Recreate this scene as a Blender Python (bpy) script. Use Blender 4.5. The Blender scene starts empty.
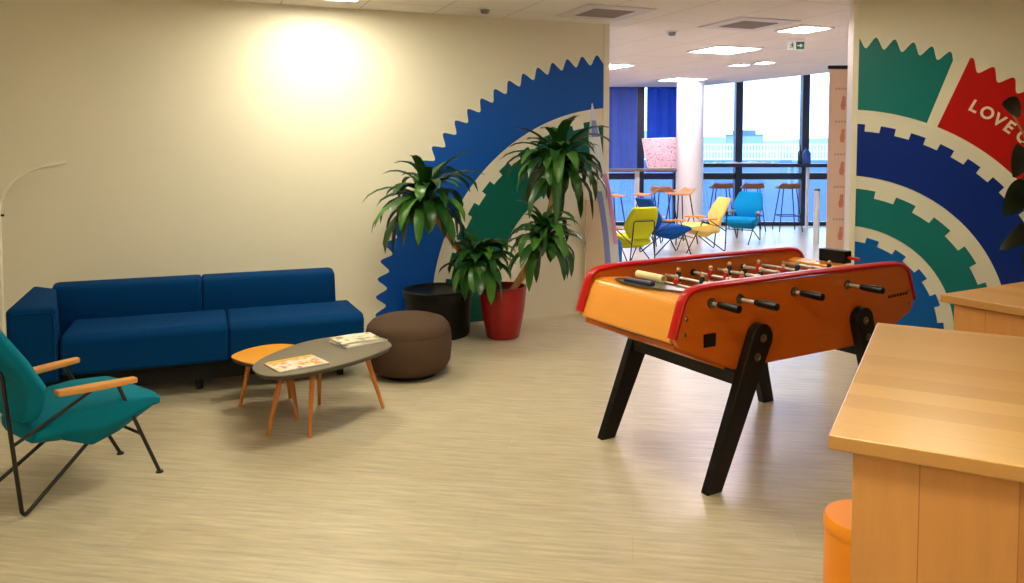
import bpy, bmesh, math, random
from math import sin, cos, pi, radians as R, atan2, hypot, sqrt
from mathutils import Vector, Matrix
random.seed(7)
SC = bpy.context.scene
COL = SC.collection
V = Vector

# ------------------------------------------------------------------ mesh builder
class MB:
    def __init__(s):
        s.v, s.f, s.m, s.M, s.mi = [], [], [], Matrix.Identity(4), 0
    def at(s, M=None):
        s.M = M if M is not None else Matrix.Identity(4); return s
    def mat(s, i): s.mi = i; return s
    def add(s, vs, fs):
        b = len(s.v)
        s.v += [s.M @ V(p) for p in vs]
        s.f += [tuple(b + i for i in f) for f in fs]
        s.m += [s.mi] * len(fs); return s
    def box(s, x0, x1, y0, y1, z0, z1):
        return s.add([(x0,y0,z0),(x1,y0,z0),(x1,y1,z0),(x0,y1,z0),(x0,y0,z1),(x1,y0,z1),(x1,y1,z1),(x0,y1,z1)],
              [(0,3,2,1),(4,5,6,7),(0,1,5,4),(1,2,6,5),(2,3,7,6),(3,0,4,7)])
    def prism(s, poly, a, b, ax='z'):
        # poly: CCW list of 2D points extruded from a to b along axis ax
        def P(p, t):
            return {'z': (p[0], p[1], t), 'y': (p[0], t, p[1]), 'x': (t, p[0], p[1])}[ax]
        n = len(poly)
        vs = [P(p, a) for p in poly] + [P(p, b) for p in poly]
        fs = [tuple(range(n))[::-1], tuple(range(n, 2*n))]
        fs += [(i, (i+1) % n, n + (i+1) % n, n + i) for i in range(n)]
        if ax == 'y': fs = [f[::-1] for f in fs]
        return s.add(vs, fs)
    def tube(s, pts, r, n=10, cap=True, closed=False):
        pts = [V(p) for p in pts]; N = len(pts)
        rs = r if isinstance(r, (list, tuple)) else [r] * N
        rings = []; up = None
        for i, p in enumerate(pts):
            if closed: t = (pts[(i+1) % N] - pts[i-1])
            else: t = pts[min(i+1, N-1)] - pts[max(i-1, 0)]
            t.normalize()
            if up is None:
                up = V((0,0,1)) if abs(t.z) < .9 else V((1,0,0))
            a = t.cross(up)
            if a.length < 1e-6: a = t.cross(V((0,1,0)))
            a.normalize(); up = a.cross(t).normalized()
            rings.append([p + a * (rs[i]*cos(2*pi*k/n)) + up * (rs[i]*sin(2*pi*k/n)) for k in range(n)])
        vs = [q for g in rings for q in g]; fs = []
        for i in range(N if closed else N-1):
            j = (i+1) % N
            for k in range(n):
                k2 = (k+1) % n
                fs.append((i*n+k, i*n+k2, j*n+k2, j*n+k))
        if cap and not closed:
            fs.append(tuple(range(n))[::-1]); fs.append(tuple((N-1)*n + k for k in range(n)))
        return s.add(vs, fs)
    def lathe(s, prof, n=40, sx=1., sy=1.):
        vs, fs = [], []; idx = []
        for r, z in prof:
            if r < 1e-6: idx.append([len(vs)]); vs.append((0,0,z))
            else:
                idx.append(list(range(len(vs), len(vs)+n)))
                vs += [(r*sx*cos(2*pi*k/n), r*sy*sin(2*pi*k/n), z) for k in range(n)]
        for a, b in zip(idx[:-1], idx[1:]):
            for k in range(n):
                k2 = (k+1) % n
                if len(a) == 1 and len(b) == 1: continue
                if len(a) == 1: fs.append((a[0], b[k2], b[k]))
                elif len(b) == 1: fs.append((a[k], a[k2], b[0]))
                else: fs.append((a[k], a[k2], b[k2], b[k]))
        return s.add(vs, fs)
    def ball(s, c, r, n=10, sz=1.):
        prof = [(r*sin(pi*i/n), -r*cos(pi*i/n)*sz) for i in range(n+1)]
        prof[0] = (0, -r*sz); prof[-1] = (0, r*sz)
        M = s.M; s.M = M @ Matrix.Translation(c); s.lathe(prof, n+4); s.M = M; return s

def build(name, mb, mats, parent=None, bevel=0, seg=3, sub=0, sharp=40, flat=False):
    me = bpy.data.meshes.new(name)
    me.from_pydata([tuple(v) for v in mb.v], [], mb.f)
    mats = mats if isinstance(mats, (list, tuple)) else [mats]
    for m in mats: me.materials.append(m)
    if len(mats) > 1: me.polygons.foreach_set('material_index', mb.m)
    bm = bmesh.new(); bm.from_mesh(me); bmesh.ops.recalc_face_normals(bm, faces=bm.faces); bm.to_mesh(me); bm.free()
    if not flat:
        me.polygons.foreach_set('use_smooth', [True] * len(me.polygons))
        me.set_sharp_from_angle(angle=R(sharp))
    me.update()
    o = bpy.data.objects.new(name, me); COL.objects.link(o)
    if parent is not None: o.parent = parent
    if bevel:
        b = o.modifiers.new('bevel', 'BEVEL'); b.width = bevel; b.segments = seg; b.limit_method = 'ANGLE'; b.angle_limit = R(35)
        if not flat:
            b.harden_normals = False
            me.set_sharp_from_angle(angle=R(180))
            w = o.modifiers.new('wn', 'WEIGHTED_NORMAL'); w.keep_sharp = True
    if sub:
        b = o.modifiers.new('sub', 'SUBSURF'); b.levels = sub; b.render_levels = sub
        me.set_sharp_from_angle(angle=R(180))
    return o

def tag(o, label, cat, group=None):
    o['label'] = label; o['category'] = cat
    if group: o['group'] = group
    return o
def thing(name, label, cat, loc=(0,0,0), rz=0, group=None):
    o = bpy.data.objects.new(name, None); COL.objects.link(o)
    o.location = loc; o.rotation_euler = (0, 0, rz); o.empty_display_size = .1
    return tag(o, label, cat, group)
def struct(name, mb, m, parent=None, **k):
    o = build(name, mb, m, parent, **k)
    if parent is None: o['kind'] = 'structure'
    return o
def copy_tree(o, parent=None):
    c = o.copy(); COL.objects.link(c); c.parent = parent
    for ch in list(o.children): copy_tree(ch, c)
    return c
T = Matrix.Translation
def RZ(a): return Matrix.Rotation(a, 4, 'Z')
def RX(a): return Matrix.Rotation(a, 4, 'X')
def RY(a): return Matrix.Rotation(a, 4, 'Y')

# ------------------------------------------------------------------ materials
def lin(c):
    return tuple(((x/255)/12.92 if x/255 <= .04045 else ((x/255+.055)/1.055)**2.4) for x in c) + (1,)
def M_(name, col, rough=.5, metal=0, spec=.5, noise=0, nscale=8, bump=0, bscale=200, sheen=0, coat=0, stretch=None):
    m = bpy.data.materials.new(name); m.use_nodes = True
    nt = m.node_tree; b = nt.nodes['Principled BSDF']
    c = lin(col)
    b.inputs['Base Color'].default_value = c
    b.inputs['Roughness'].default_value = rough; b.inputs['Metallic'].default_value = metal
    b.inputs['Specular IOR Level'].default_value = spec
    if sheen: b.inputs['Sheen Weight'].default_value = sheen
    if coat: b.inputs['Coat Weight'].default_value = coat; b.inputs['Coat Roughness'].default_value = .15
    tc = nt.nodes.new('ShaderNodeTexCoord'); mp = nt.nodes.new('ShaderNodeMapping')
    nt.links.new(tc.outputs['Object'], mp.inputs[0])
    if stretch: mp.inputs['Scale'].default_value = stretch
    nz = nt.nodes.new('ShaderNodeTexNoise'); nz.inputs['Scale'].default_value = nscale; nz.inputs['Detail'].default_value = 4
    nt.links.new(mp.outputs[0], nz.inputs['Vector'])
    mx = nt.nodes.new('ShaderNodeMix'); mx.data_type = 'RGBA'
    k = max(noise, .02)
    mx.inputs[6].default_value = tuple(x*(1-k) for x in c[:3]) + (1,)
    mx.inputs[7].default_value = tuple(min(1, x*(1+k)) for x in c[:3]) + (1,)
    nt.links.new(nz.outputs['Fac'], mx.inputs[0]); nt.links.new(mx.outputs[2], b.inputs['Base Color'])
    if bump:
        n2 = nt.nodes.new('ShaderNodeTexNoise'); n2.inputs['Scale'].default_value = bscale; n2.inputs['Detail'].default_value = 3
        nt.links.new(tc.outputs['Object'], n2.inputs['Vector'])
        bp = nt.nodes.new('ShaderNodeBump'); bp.inputs['Strength'].default_value = bump; bp.inputs['Distance'].default_value = .002
        nt.links.new(n2.outputs['Fac'], bp.inputs['Height']); nt.links.new(bp.outputs[0], b.inputs['Normal'])
    return m
def M_emit(name, col, strength):
    m = bpy.data.materials.new(name); m.use_nodes = True
    b = m.node_tree.nodes['Principled BSDF']
    b.inputs['Base Color'].default_value = (.8,.8,.8,1)
    b.inputs['Emission Color'].default_value = lin(col); b.inputs['Emission Strength'].default_value = strength
    return m
def M_planks(name, c1, c2, cm, bw, rh, rot=(0,0,0), rough=.4, mortar=.003, gstretch=(2,30,2), gamt=.25, spec=.5, squash=1., offset=.5, bias=0.):
    # staves / planks: brick texture in object space with stretched grain noise
    m = bpy.data.materials.new(name); m.use_nodes = True
    nt = m.node_tree; b = nt.nodes['Principled BSDF']; L = nt.links.new
    b.inputs['Roughness'].default_value = rough; b.inputs['Specular IOR Level'].default_value = spec
    tc = nt.nodes.new('ShaderNodeTexCoord'); mp = nt.nodes.new('ShaderNodeMapping'); mp.inputs['Rotation'].default_value = rot
    L(tc.outputs['Object'], mp.inputs[0])
    br = nt.nodes.new('ShaderNodeTexBrick'); br.offset = offset; br.squash = squash
    br.inputs['Color1'].default_value = lin(c1); br.inputs['Color2'].default_value = lin(c2); br.inputs['Mortar'].default_value = lin(cm)
    br.inputs['Scale'].default_value = 1; br.inputs['Mortar Size'].default_value = mortar; br.inputs['Mortar Smooth'].default_value = .3
    br.inputs['Brick Width'].default_value = bw; br.inputs['Row Height'].default_value = rh; br.inputs['Bias'].default_value = bias
    L(mp.outputs[0], br.inputs['Vector'])
    mp2 = nt.nodes.new('ShaderNodeMapping'); mp2.inputs['Scale'].default_value = gstretch
    L(mp.outputs[0], mp2.inputs[0])
    nz = nt.nodes.new('ShaderNodeTexNoise'); nz.inputs['Scale'].default_value = 1.5; nz.inputs['Detail'].default_value = 6; nz.inputs['Roughness'].default_value = .65
    L(mp2.outputs[0], nz.inputs['Vector'])
    rp = nt.nodes.new('ShaderNodeMapRange'); rp.inputs[1].default_value = .3; rp.inputs[2].default_value = .7
    rp.inputs[3].default_value = 1-gamt; rp.inputs[4].default_value = 1+gamt*.4
    L(nz.outputs['Fac'], rp.inputs[0])
    mx = nt.nodes.new('ShaderNodeMix'); mx.data_type = 'RGBA'; mx.blend_type = 'MULTIPLY'; mx.inputs[0].default_value = 1
    L(br.outputs['Color'], mx.inputs[6]); L(rp.outputs[0], mx.inputs[7]); L(mx.outputs[2], b.inputs['Base Color'])
    rr = nt.nodes.new('ShaderNodeMapRange'); rr.inputs[3].default_value = rough*.95; rr.inputs[4].default_value = rough*1.08
    L(nz.outputs['Fac'], rr.inputs[0]); L(rr.outputs[0], b.inputs['Roughness'])
    return m
def M_glass(name, tint=(235,245,255)):
    m = bpy.data.materials.new(name); m.use_nodes = True
    nt = m.node_tree; nt.nodes.clear(); L = nt.links.new
    o = nt.nodes.new('ShaderNodeOutputMaterial'); t = nt.nodes.new('ShaderNodeBsdfTransparent'); t.inputs[0].default_value = lin(tint)
    g = nt.nodes.new('ShaderNodeBsdfGlossy'); g.inputs['Roughness'].default_value = .02
    mx = nt.nodes.new('ShaderNodeMixShader'); mx.inputs[0].default_value = .05
    L(t.outputs[0], mx.inputs[1]); L(g.outputs[0], mx.inputs[2]); L(mx.outputs[0], o.inputs[0])
    return m
def M_print(name, cols, scale=30, base=(235,230,222), rough=.35, kind='voronoi'):
    # busy printed page / poster
    m = bpy.data.materials.new(name); m.use_nodes = True
    nt = m.node_tree; b = nt.nodes['Principled BSDF']; L = nt.links.new; b.inputs['Roughness'].default_value = rough
    tc = nt.nodes.new('ShaderNodeTexCoord')
    vo = nt.nodes.new('ShaderNodeTexNoise'); vo.inputs['Scale'].default_value = scale; vo.inputs['Detail'].default_value = 1.5
    L(tc.outputs['Object'], vo.inputs['Vector'])
    cr = nt.nodes.new('ShaderNodeValToRGB'); cr.color_ramp.interpolation = 'EASE'
    el = cr.color_ramp.elements; el[0].position = .3; el[0].color = lin(cols[0]); el[1].position = .45; el[1].color = lin(base)
    for i, c in enumerate(cols[1:]):
        e = el.new(.56 + .09*i); e.color = lin(c)
    L(vo.outputs['Fac'], cr.inputs[0]); L(cr.outputs[0], b.inputs['Base Color'])
    return m

m_wall = M_('wall_paint', (236,231,216), rough=.36, spec=.45, noise=.02, nscale=1.2)
m_trim = M_('trim_paint', (240,232,212), rough=.4)
m_white = M_('white_paint', (235,235,238), rough=.5)
m_blueL = M_('mural_blue_left', (0,82,184), rough=.42, spec=.35)
m_tealL = M_('mural_teal_left', (0,98,88), rough=.42, spec=.35)
m_blueR = M_('mural_blue_right', (0,44,140), rough=.42, spec=.35)
m_blueC = M_('mural_blue_core', (0,96,186), rough=.42, spec=.35)
m_tealR = M_('mural_teal_right', (16,120,122), rough=.42, spec=.35)
m_red = M_('mural_red', (196,12,12), rough=.42, spec=.35)
m_border = M_('mural_border', (240,234,214), rough=.4)
m_letter = M_('mural_lettering', (246,228,205), rough=.4)
m_sofa = M_('sofa_wool', (0,54,108), rough=.88, spec=.08, noise=.12, nscale=60, bump=.35, bscale=500)
m_teal = M_('teal_wool', (0,116,142), rough=.85, spec=.15, noise=.1, nscale=60, bump=.35, bscale=500)
m_pouf = M_('taupe_wool', (84,66,54), rough=.9, spec=.15, noise=.1, nscale=60, bump=.4, bscale=450)
m_black = M_('black_metal', (14,14,16), rough=.35, spec=.5)
m_blackw = M_('black_lacquer', (8,8,8), rough=.38, spec=.35)
m_blackp = M_('black_plastic', (9,9,10), rough=.5, spec=.3)
m_dark = M_('dark_plinth', (10,10,12), rough=.8)
m_armwood = M_('oak_arm', (214,150,74), rough=.4, noise=.15, nscale=10, stretch=(3,30,30))
m_leg = M_('beech_leg', (206,124,56), rough=.4, noise=.12, nscale=10, stretch=(20,20,3))
m_greytop = M_('grey_laminate', (108,98,84), rough=.3, noise=.03)
m_yeltop = M_('yellow_laminate', (238,164,36), rough=.3, noise=.03)
m_edge = M_('table_edge_dark', (58,50,46), rough=.5)
m_redpot = M_('red_pot', (156,7,12), rough=.35, noise=.03)
m_soil = M_('soil', (44,30,20), rough=.95, noise=.4, nscale=40, bump=.8, bscale=60)
m_leafd = M_('dracaena_leaf', (28,74,22), rough=.35, noise=.45, nscale=7)
m_leafl = M_('dracaena_leaf_light', (60,110,34), rough=.35, noise=.4, nscale=7)
m_cane = M_('dracaena_cane', (176,124,72), rough=.7, noise=.3, nscale=30, bump=.6, bscale=60)
m_ficus = M_('rubber_leaf', (22,34,22), rough=.3, noise=.3, nscale=10)
m_lamp = M_('lamp_white', (246,240,232), rough=.4)
m_cover = M_('foosball_cover', (228,150,58), rough=.3, noise=.06, nscale=4, stretch=(12,1.5,12), coat=.3)
m_orange = M_('foosball_beech', (200,92,10), rough=.3, noise=.1, nscale=5, stretch=(1.5,12,12), coat=.3)
m_orangein = M_('foosball_beech_inner', (206,108,26), rough=.35, noise=.1, nscale=5, stretch=(1.5,12,12))
m_railred = M_('red_rail', (182,10,12), rough=.34, spec=.35)
m_field = M_('playfield_dark', (60,44,32), rough=.4)
m_chrome = M_('chrome', (226,224,220), rough=.28, metal=.55)
m_steel = M_('dark_steel', (120,112,100), rough=.35, metal=1)
m_pred = M_('player_red', (190,24,16), rough=.35)
m_pgrn = M_('player_green', (14,44,40), rough=.35)
m_skin = M_('player_skin', (232,184,140), rough=.4)
m_socks = M_('player_socks', (226,210,180), rough=.4)
m_tray = M_('zinc_tray', (150,146,138), rough=.35, metal=.8)
m_bluedk = M_('navy_case', (22,36,72), rough=.4)
m_kraft = M_('cream_paper', (222,204,160), rough=.6)
m_counter = M_planks('counter_top_block', (216,170,108), (198,146,84), (186,134,74), .95, .105, rough=.28, mortar=.0008, gstretch=(1.2,14,2), gamt=.05)
m_panel = M_planks('counter_panel_block', (204,142,78), (178,110,54), (160,100,50), 1.1, .17, rot=(R(90),0,R(90)), rough=.35, mortar=.0012, gstretch=(1.6,14,2), gamt=.12)
m_cedge = M_('counter_edge', (206,148,82), rough=.35, noise=.14, nscale=9, stretch=(2,2,30))
m_orgst = M_('orange_vinyl', (244,146,16), rough=.4)
m_floor = M_planks('vinyl_planks', (205,192,167), (198,184,158), (190,176,150), 1.25, .19, rot=(0,0,R(30.2)), rough=.30, mortar=.0014, gstretch=(2.6,30,2), gamt=.30, spec=.5)
m_frame = M_('window_frame_dark', (26,28,52), rough=.4)
m_curtain = M_('blue_curtain', (74,104,200), rough=.8, noise=.12, nscale=6)
m_curtain2 = M_('blue_curtain_deep', (24,84,222), rough=.8, noise=.12, nscale=6)
m_col = M_('column_white', (238,236,240), rough=.45)
m_glass = M_glass('pane_glass')
m_tabletop = M_('bar_top_grey', (106,96,98), rough=.4, noise=.1, nscale=20)
m_stool = M_('stool_walnut', (150,98,70), rough=.45, noise=.2, nscale=12)
m_stool2 = M_('stool_beech', (206,140,92), rough=.45, noise=.2, nscale=12)
m_lime = M_('lime_wool', (186,190,30), rough=.85, spec=.15, noise=.06, nscale=60)
m_bluew = M_('royal_blue_wool', (10,74,150), rough=.85, spec=.15, noise=.06, nscale=60)
m_yelw = M_('pale_yellow_wool', (238,208,112), rough=.85, spec=.15, noise=.06, nscale=60)
m_cyanw = M_('cyan_wool', (0,146,206), rough=.85, spec=.15, noise=.06, nscale=60)
m_banner = M_('banner_cloth', (240,206,180), rough=.7, noise=.06, nscale=3)
m_bprint = M_('banner_print', (222,140,116), rough=.7)
m_bgrey = M_('banner_text', (206,168,146), rough=.7)
m_flagw = M_('flag_white', (226,232,252), rough=.7, noise=.06, nscale=4)
m_flagb = M_('flag_blue', (140,152,228), rough=.7, noise=.1, nscale=4)
m_flagp = M_('flag_pink', (214,150,206), rough=.7, noise=.1, nscale=4)
m_board = M_('beige_board', (214,190,150), rough=.6, noise=.05, nscale=3)
m_green = M_('exit_green', (0,110,76), rough=.4)
m_signw = M_('exit_white', (236,244,238), rough=.4)
m_grille = M_('vent_grille', (150,140,140), rough=.6)
m_vent = M_('vent_frame', (226,220,222), rough=.5)
m_conc = M_('haze_blue_facade', (92,124,168), rough=.8, noise=.05, nscale=.3)  # bluish haze put into these outdoor facade, ground and hill colours
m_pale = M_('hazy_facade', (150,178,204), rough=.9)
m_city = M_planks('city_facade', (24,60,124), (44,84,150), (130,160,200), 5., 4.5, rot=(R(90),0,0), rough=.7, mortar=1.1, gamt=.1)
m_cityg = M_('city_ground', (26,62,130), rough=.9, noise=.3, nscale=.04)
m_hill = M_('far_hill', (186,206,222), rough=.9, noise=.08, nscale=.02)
m_rail = M_('white_railing', (226,238,246), rough=.6)
m_bottle = M_('dark_bottle', (18,26,44), rough=.12)
m_bluebt = M_('blue_bottle', (40,86,170), rough=.15)
m_warm = M_emit('warm_panel', (243,238,206), 46)
m_warmw = M_emit('warm_panel_wall', (250,238,206), 52)
m_cool = M_emit('neutral_panel', (255,236,240), 56)

def M_ceiling():
    m = bpy.data.materials.new('ceiling_tiles'); m.use_nodes = True
    nt = m.node_tree; b = nt.nodes['Principled BSDF']; L = nt.links.new; b.inputs['Roughness'].default_value = .8
    tc = nt.nodes.new('ShaderNodeTexCoord')
    br = nt.nodes.new('ShaderNodeTexBrick'); br.offset = 0
    br.inputs['Color1'].default_value = lin((246,240,234)); br.inputs['Color2'].default_value = lin((242,236,230)); br.inputs['Mortar'].default_value = lin((214,204,196))
    br.inputs['Scale'].default_value = 1; br.inputs['Mortar Size'].default_value = .006; br.inputs['Brick Width'].default_value = .6; br.inputs['Row Height'].default_value = 1.2
    L(tc.outputs['Object'], br.inputs['Vector']); L(br.outputs['Color'], b.inputs['Base Color'])
    return m
m_ceil = M_ceiling()

# ------------------------------------------------------------------ camera, world, view
YAW = R(21.4)
cam = bpy.data.cameras.new('camera'); co = bpy.data.objects.new('camera', cam); COL.objects.link(co)
co.location = (0, 0, 1.5); co.rotation_euler = (R(87), 0, -YAW)
cam.sensor_width = 36; cam.lens = 36*800/1024; cam.clip_start = .05; cam.clip_end = 2000
cam.shift_y = -(291.5 - (145 + 800*math.tan(R(3))))/1024*-1*-1
SC.camera = co
w = bpy.data.worlds.new('world'); SC.world = w; w.use_nodes = True
nt = w.node_tree; L = nt.links.new
tc = nt.nodes.new('ShaderNodeTexCoord'); sx = nt.nodes.new('ShaderNodeSeparateXYZ'); L(tc.outputs['Generated'], sx.inputs[0])
cr = nt.nodes.new('ShaderNodeValToRGB'); e = cr.color_ramp.elements
e[0].position = 0.0; e[0].color = (.50,.68,1.0,1); e[1].position = .10; e[1].color = (.60,.76,1.0,1)
L(sx.outputs['Z'], cr.inputs[0]); L(cr.outputs[0], nt.nodes['Background'].inputs[0]); nt.nodes['Background'].inputs[1].default_value = 5.2
SC.view_settings.view_transform = 'Standard'; SC.view_settings.look = 'None'; SC.view_settings.gamma = 1; SC.view_settings.exposure = 0
SC.view_settings.use_curve_mapping = False
SC.cycles.diffuse_bounces = 8

# far lounge frame: a = along the glass, b = depth from the camera end of the room
def F(a, b, z=0): return V((a*cos(YAW) + b*sin(YAW), -a*sin(YAW) + b*cos(YAW), z))
MF = Matrix(((cos(YAW), sin(YAW), 0, 0), (-sin(YAW), cos(YAW), 0, 0), (0, 0, 1, 0), (0, 0, 0, 1)))
H = 2.567
WY = 6.355
WX = 3.406
RA = R(-30.2)
RC = V((4.484, 4.536, 0)) ; RU = V((cos(RA), sin(RA), 0)); RN = V((-sin(RA), cos(RA), 0))   # right wall: start, direction, into the wall
GB = 14.9                                                                               # depth of the glass wall

# ------------------------------------------------------------------ setting
b = MB()
fl = [V((-3.2,-2.6,0)), V((9.5,-2.6,0)), F(9.2,5.5), F(9.2,15.1), F(-2.2,15.1), V((-3.2,6.6,0))]
b.prism([(p.x, p.y) for p in fl], -.1, 0); struct('floor', b, m_floor, flat=True)
b = MB(); cl = [V((-3.2,-2.6,0)), V((9.5,-2.6,0)), F(7.9,4.8), F(3.43,14.6), F(3.3,14.98), F(-2.2,14.98), V((-3.2,6.6,0))]
b.prism([(p.x, p.y) for p in cl], H, H+.08); struct('ceiling', b, m_ceil, flat=True)
b = MB(); us = [F(7.8,4.6), F(9.4,4.6), F(9.4,15.1), F(3.0,15.1), F(3.35,14.6)]
b.prism([(p.x, p.y) for p in us], 3.2, 3.3)
struct('ceiling_window_recess', b, m_white, flat=True)
b = MB(); q = [F(3.3,14.98), F(3.43,14.6), F(7.9,4.8), F(7.96,4.83), F(3.5,14.62), F(3.36,15.0)]
b.prism([(p.x, p.y) for p in q], H+.081, 3.199); struct('wall_bulkhead', b, m_white, flat=True)
b = MB(); b.box(-3.2, WX, WY, WY+.14, 0, H); struct('wall_back', b, m_wall, flat=True)
b = MB(); b.box(WX-.045, WX+.012, WY-.012, WY-.0005, 0, H); struct('trim_back', b, m_trim, bevel=.004)
MR = T(RC) @ RZ(RA)
b = MB().at(MR); b.box(0, 3.4, 0, .12, 0, H); struct('wall_right', b, m_wall, flat=True)
b = MB().at(MR); b.box(-.042, -.001, -.02, .13, 0, H); struct('trim_right', b, m_trim, bevel=.004)
b = MB(); b.box(-3.3, -3.2, -2.6, WY+.1, 0, H); struct('wall_left', b, m_wall, flat=True)
b = MB(); b.box(-3.3, 9.5, -2.7, -2.6, 0, H); struct('wall_front', b, m_wall, flat=True)
b = MB(); p = RC + RU*3.4; b.prism([(p.x, p.y), (p.x+.1, p.y-.03), (9.6,-2.6), (9.5,-2.6)], 0, H); struct('wall_side', b, m_wall, flat=True)
b = MB().at(MF); b.box(-2.3, -2.2, 7.2, 15.1, 0, H); struct('wall_lounge_left', b, m_wall, flat=True)
b = MB().at(MF); b.box(9.2, 9.3, 4.0, 15.1, 0, 3.2); struct('wall_lounge_right', b, m_wall, flat=True)
# glass wall
win = bpy.data.objects.new('window_1', None); COL.objects.link(win); win['kind'] = 'structure'
win.rotation_euler = (0, 0, -YAW)
mull = [-1.1, .6, 2.38, 3.06, 4.20, 5.43, 6.64, 7.85, 9.12]
for i, a in enumerate(mull):
    b = MB(); b.box(a-.065, a+.065, GB-.09, GB+.07, 0.0, 3.2); o = build('mullion', b, m_frame, win, bevel=.006)
for z0, z1 in ((0, .07), (.86, .98), (3.12, 3.2)):
    b = MB(); b.box(-2.2, 9.2, GB-.06, GB+.05, z0, z1); build('transom', b, m_frame, win, bevel=.004)
for i in range(len(mull)-1):
    for z0, z1 in ((.075, .855), (.985, 3.11)):
        b = MB(); b.box(mull[i]+.067, mull[i+1]-.067, GB-.006, GB+.006, z0, z1); build('pane', b, m_glass, win, flat=True)
# round column
b = MB().at(T(F(2.985, 13.45)));  b.lathe([(0,0),(.225,0),(.225,H),(0,H)], 48); struct('column', b, m_col)

# ------------------------------------------------------------------ gear murals
def ring(rf, ri, a0, a1, n, y0, y1, sgn=1):
    """solid ring sector; angle measured from straight up, sgn=+1 toward +x"""
    b = MB(); vs, fs = [], []
    for i in range(n+1):
        a = a0 + (a1-a0)*i/n
        for r in (ri, rf(a)):
            for y in (y0, y1): vs.append((sgn*r*sin(a), y, r*cos(a)))
    for i in range(n):
        k = 4*i
        fs += [(k,k+2,k+6,k+4), (k+1,k+5,k+7,k+3), (k,k+4,k+5,k+1), (k+2,k+3,k+7,k+6)]
    fs += [(0,1,3,2), (4*n,4*n+2,4*n+3,4*n+1)]
    return b.add(vs, fs)
def clip(o, planes):
    bm = bmesh.new(); bm.from_mesh(o.data)
    for p, nrm in planes:
        bmesh.ops.bisect_plane(bm, geom=bm.verts[:]+bm.edges[:]+bm.faces[:], plane_co=p, plane_no=nrm, clear_outer=True)
    bmesh.ops.holes_fill(bm, edges=[e for e in bm.edges if e.is_boundary], sides=8)
    bm.to_mesh(o.data); bm.free(); return o
def wave(r, amp, per, ph):
    def f(a):
        c = cos(2*pi*(a-ph)/per)
        return r + amp*(c*.85 + .15*c*abs(c))
    return f
def square(rt, rv, per, ph, duty=.5):
    def f(a):
        t = ((a-ph)/per + .5) % 1.0 - .5
        return rt if abs(t) < duty/2 else rv
    return f
def off(f, d): return lambda a: f(a) + d
gm = thing('gear_mural', 'quarter gear mural of blue and dark green rings on wall behind sofa and plant', 'mural', (3.486, WY, .119))
fo = wave(2.138, .042, R(3.85), R(8.9))
lim = [((-.124,0,0),(1,0,0)), ((0,0,-.112),(0,0,-1))]
lim2 = [((-.118,0,0),(1,0,0)), ((0,0,-.112),(0,0,-1))]
o = build('border', ring(off(fo, .022), 1.69, R(1), R(96), 1400, -.0016, -.0003, -1), m_border, gm, flat=True); clip(o, lim2)
o = build('outer_ring', ring(fo, 1.712, R(1), R(96), 1400, -.004, -.0018, -1), m_blueL, gm, flat=True); clip(o, lim)
fi = square(1.608, 1.562, R(8.1), R(17.6), .5)
o = build('inner_ring', ring(fi, 1.185, R(1), R(96), 1400, -.004, -.0005, -1), m_tealL, gm, flat=True); clip(o, lim)

gr = thing('gear_mural', 'quarter gear mural in teal, red and blue with LOVE lettering on right wall', 'mural', RC - RU*.09 + V((0,0,.119)), RA)
lim = [((.092,0,0),(-1,0,0)), ((0,0,-.112),(0,0,-1))]
fo = wave(2.127, .040, R(3.42), R(5.5))
o = build('border', ring(off(fo, .02), 1.62, R(0), R(60), 1000, -.0016, -.0003), m_border, gr, flat=True); clip(o, lim)
ga = R(20.4)
o = build('teal_segment', ring(fo, 1.640, R(0), R(20.2), 420, -.004, -.0018), m_tealR, gr, flat=True); clip(o, lim)
fr = wave(2.137, .040, R(4.1), R(23.3))
rs = build('red_segment', ring(fr, 1.640, R(22.9), R(60), 700, -.004, -.0018), m_red, gr, flat=True); clip(rs, lim)
o = build('blue_ring', ring(square(1.538, 1.487, R(8.0), R(11.5)), 1.160, R(0), R(96), 1500, -.004, -.0005), m_blueR, gr, flat=True); clip(o, lim)
o = build('teal_ring', ring(square(1.066, 1.012, R(16.0), R(8.4)), .792, R(0), R(96), 1500, -.004, -.0005), m_tealR, gr, flat=True); clip(o, lim)
o = build('blue_core', ring(square(.722, .680, R(17.2), R(17.6), .42), .02, R(0), R(96), 1500, -.004, -.0005), m_blueC, gr, flat=True); clip(o, lim)
# lettering on the red segment, running along the arc
def glyph(ch, size):
    cu = bpy.data.curves.new('t', 'FONT'); cu.body = ch; cu.size = size; cu.align_x = 'CENTER'; cu.extrude = .0008; cu.offset = size*.028
    ob = bpy.data.objects.new('t', cu); COL.objects.link(ob)
    dg = bpy.context.evaluated_depsgraph_get(); dg.update()
    me = bpy.data.meshes.new_from_object(ob.evaluated_get(dg))
    vs = [tuple(v.co) for v in me.vertices]; fs = [tuple(p.vertices) for p in me.polygons]
    bpy.data.objects.remove(ob); bpy.data.curves.remove(cu); bpy.data.meshes.remove(me)
    return vs, fs
b = MB()
for ch, ang in (('L',28.0),('O',31.0),('V',33.9),('E',36.5),('O',40.2)):
    vs, fs = glyph(ch, .118)
    a = R(ang); b.at(RY(a) @ T((0,-.0058,1.838)) @ RX(R(90))); b.add(vs, fs)
build('lettering', b, m_letter, rs, flat=True)

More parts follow.
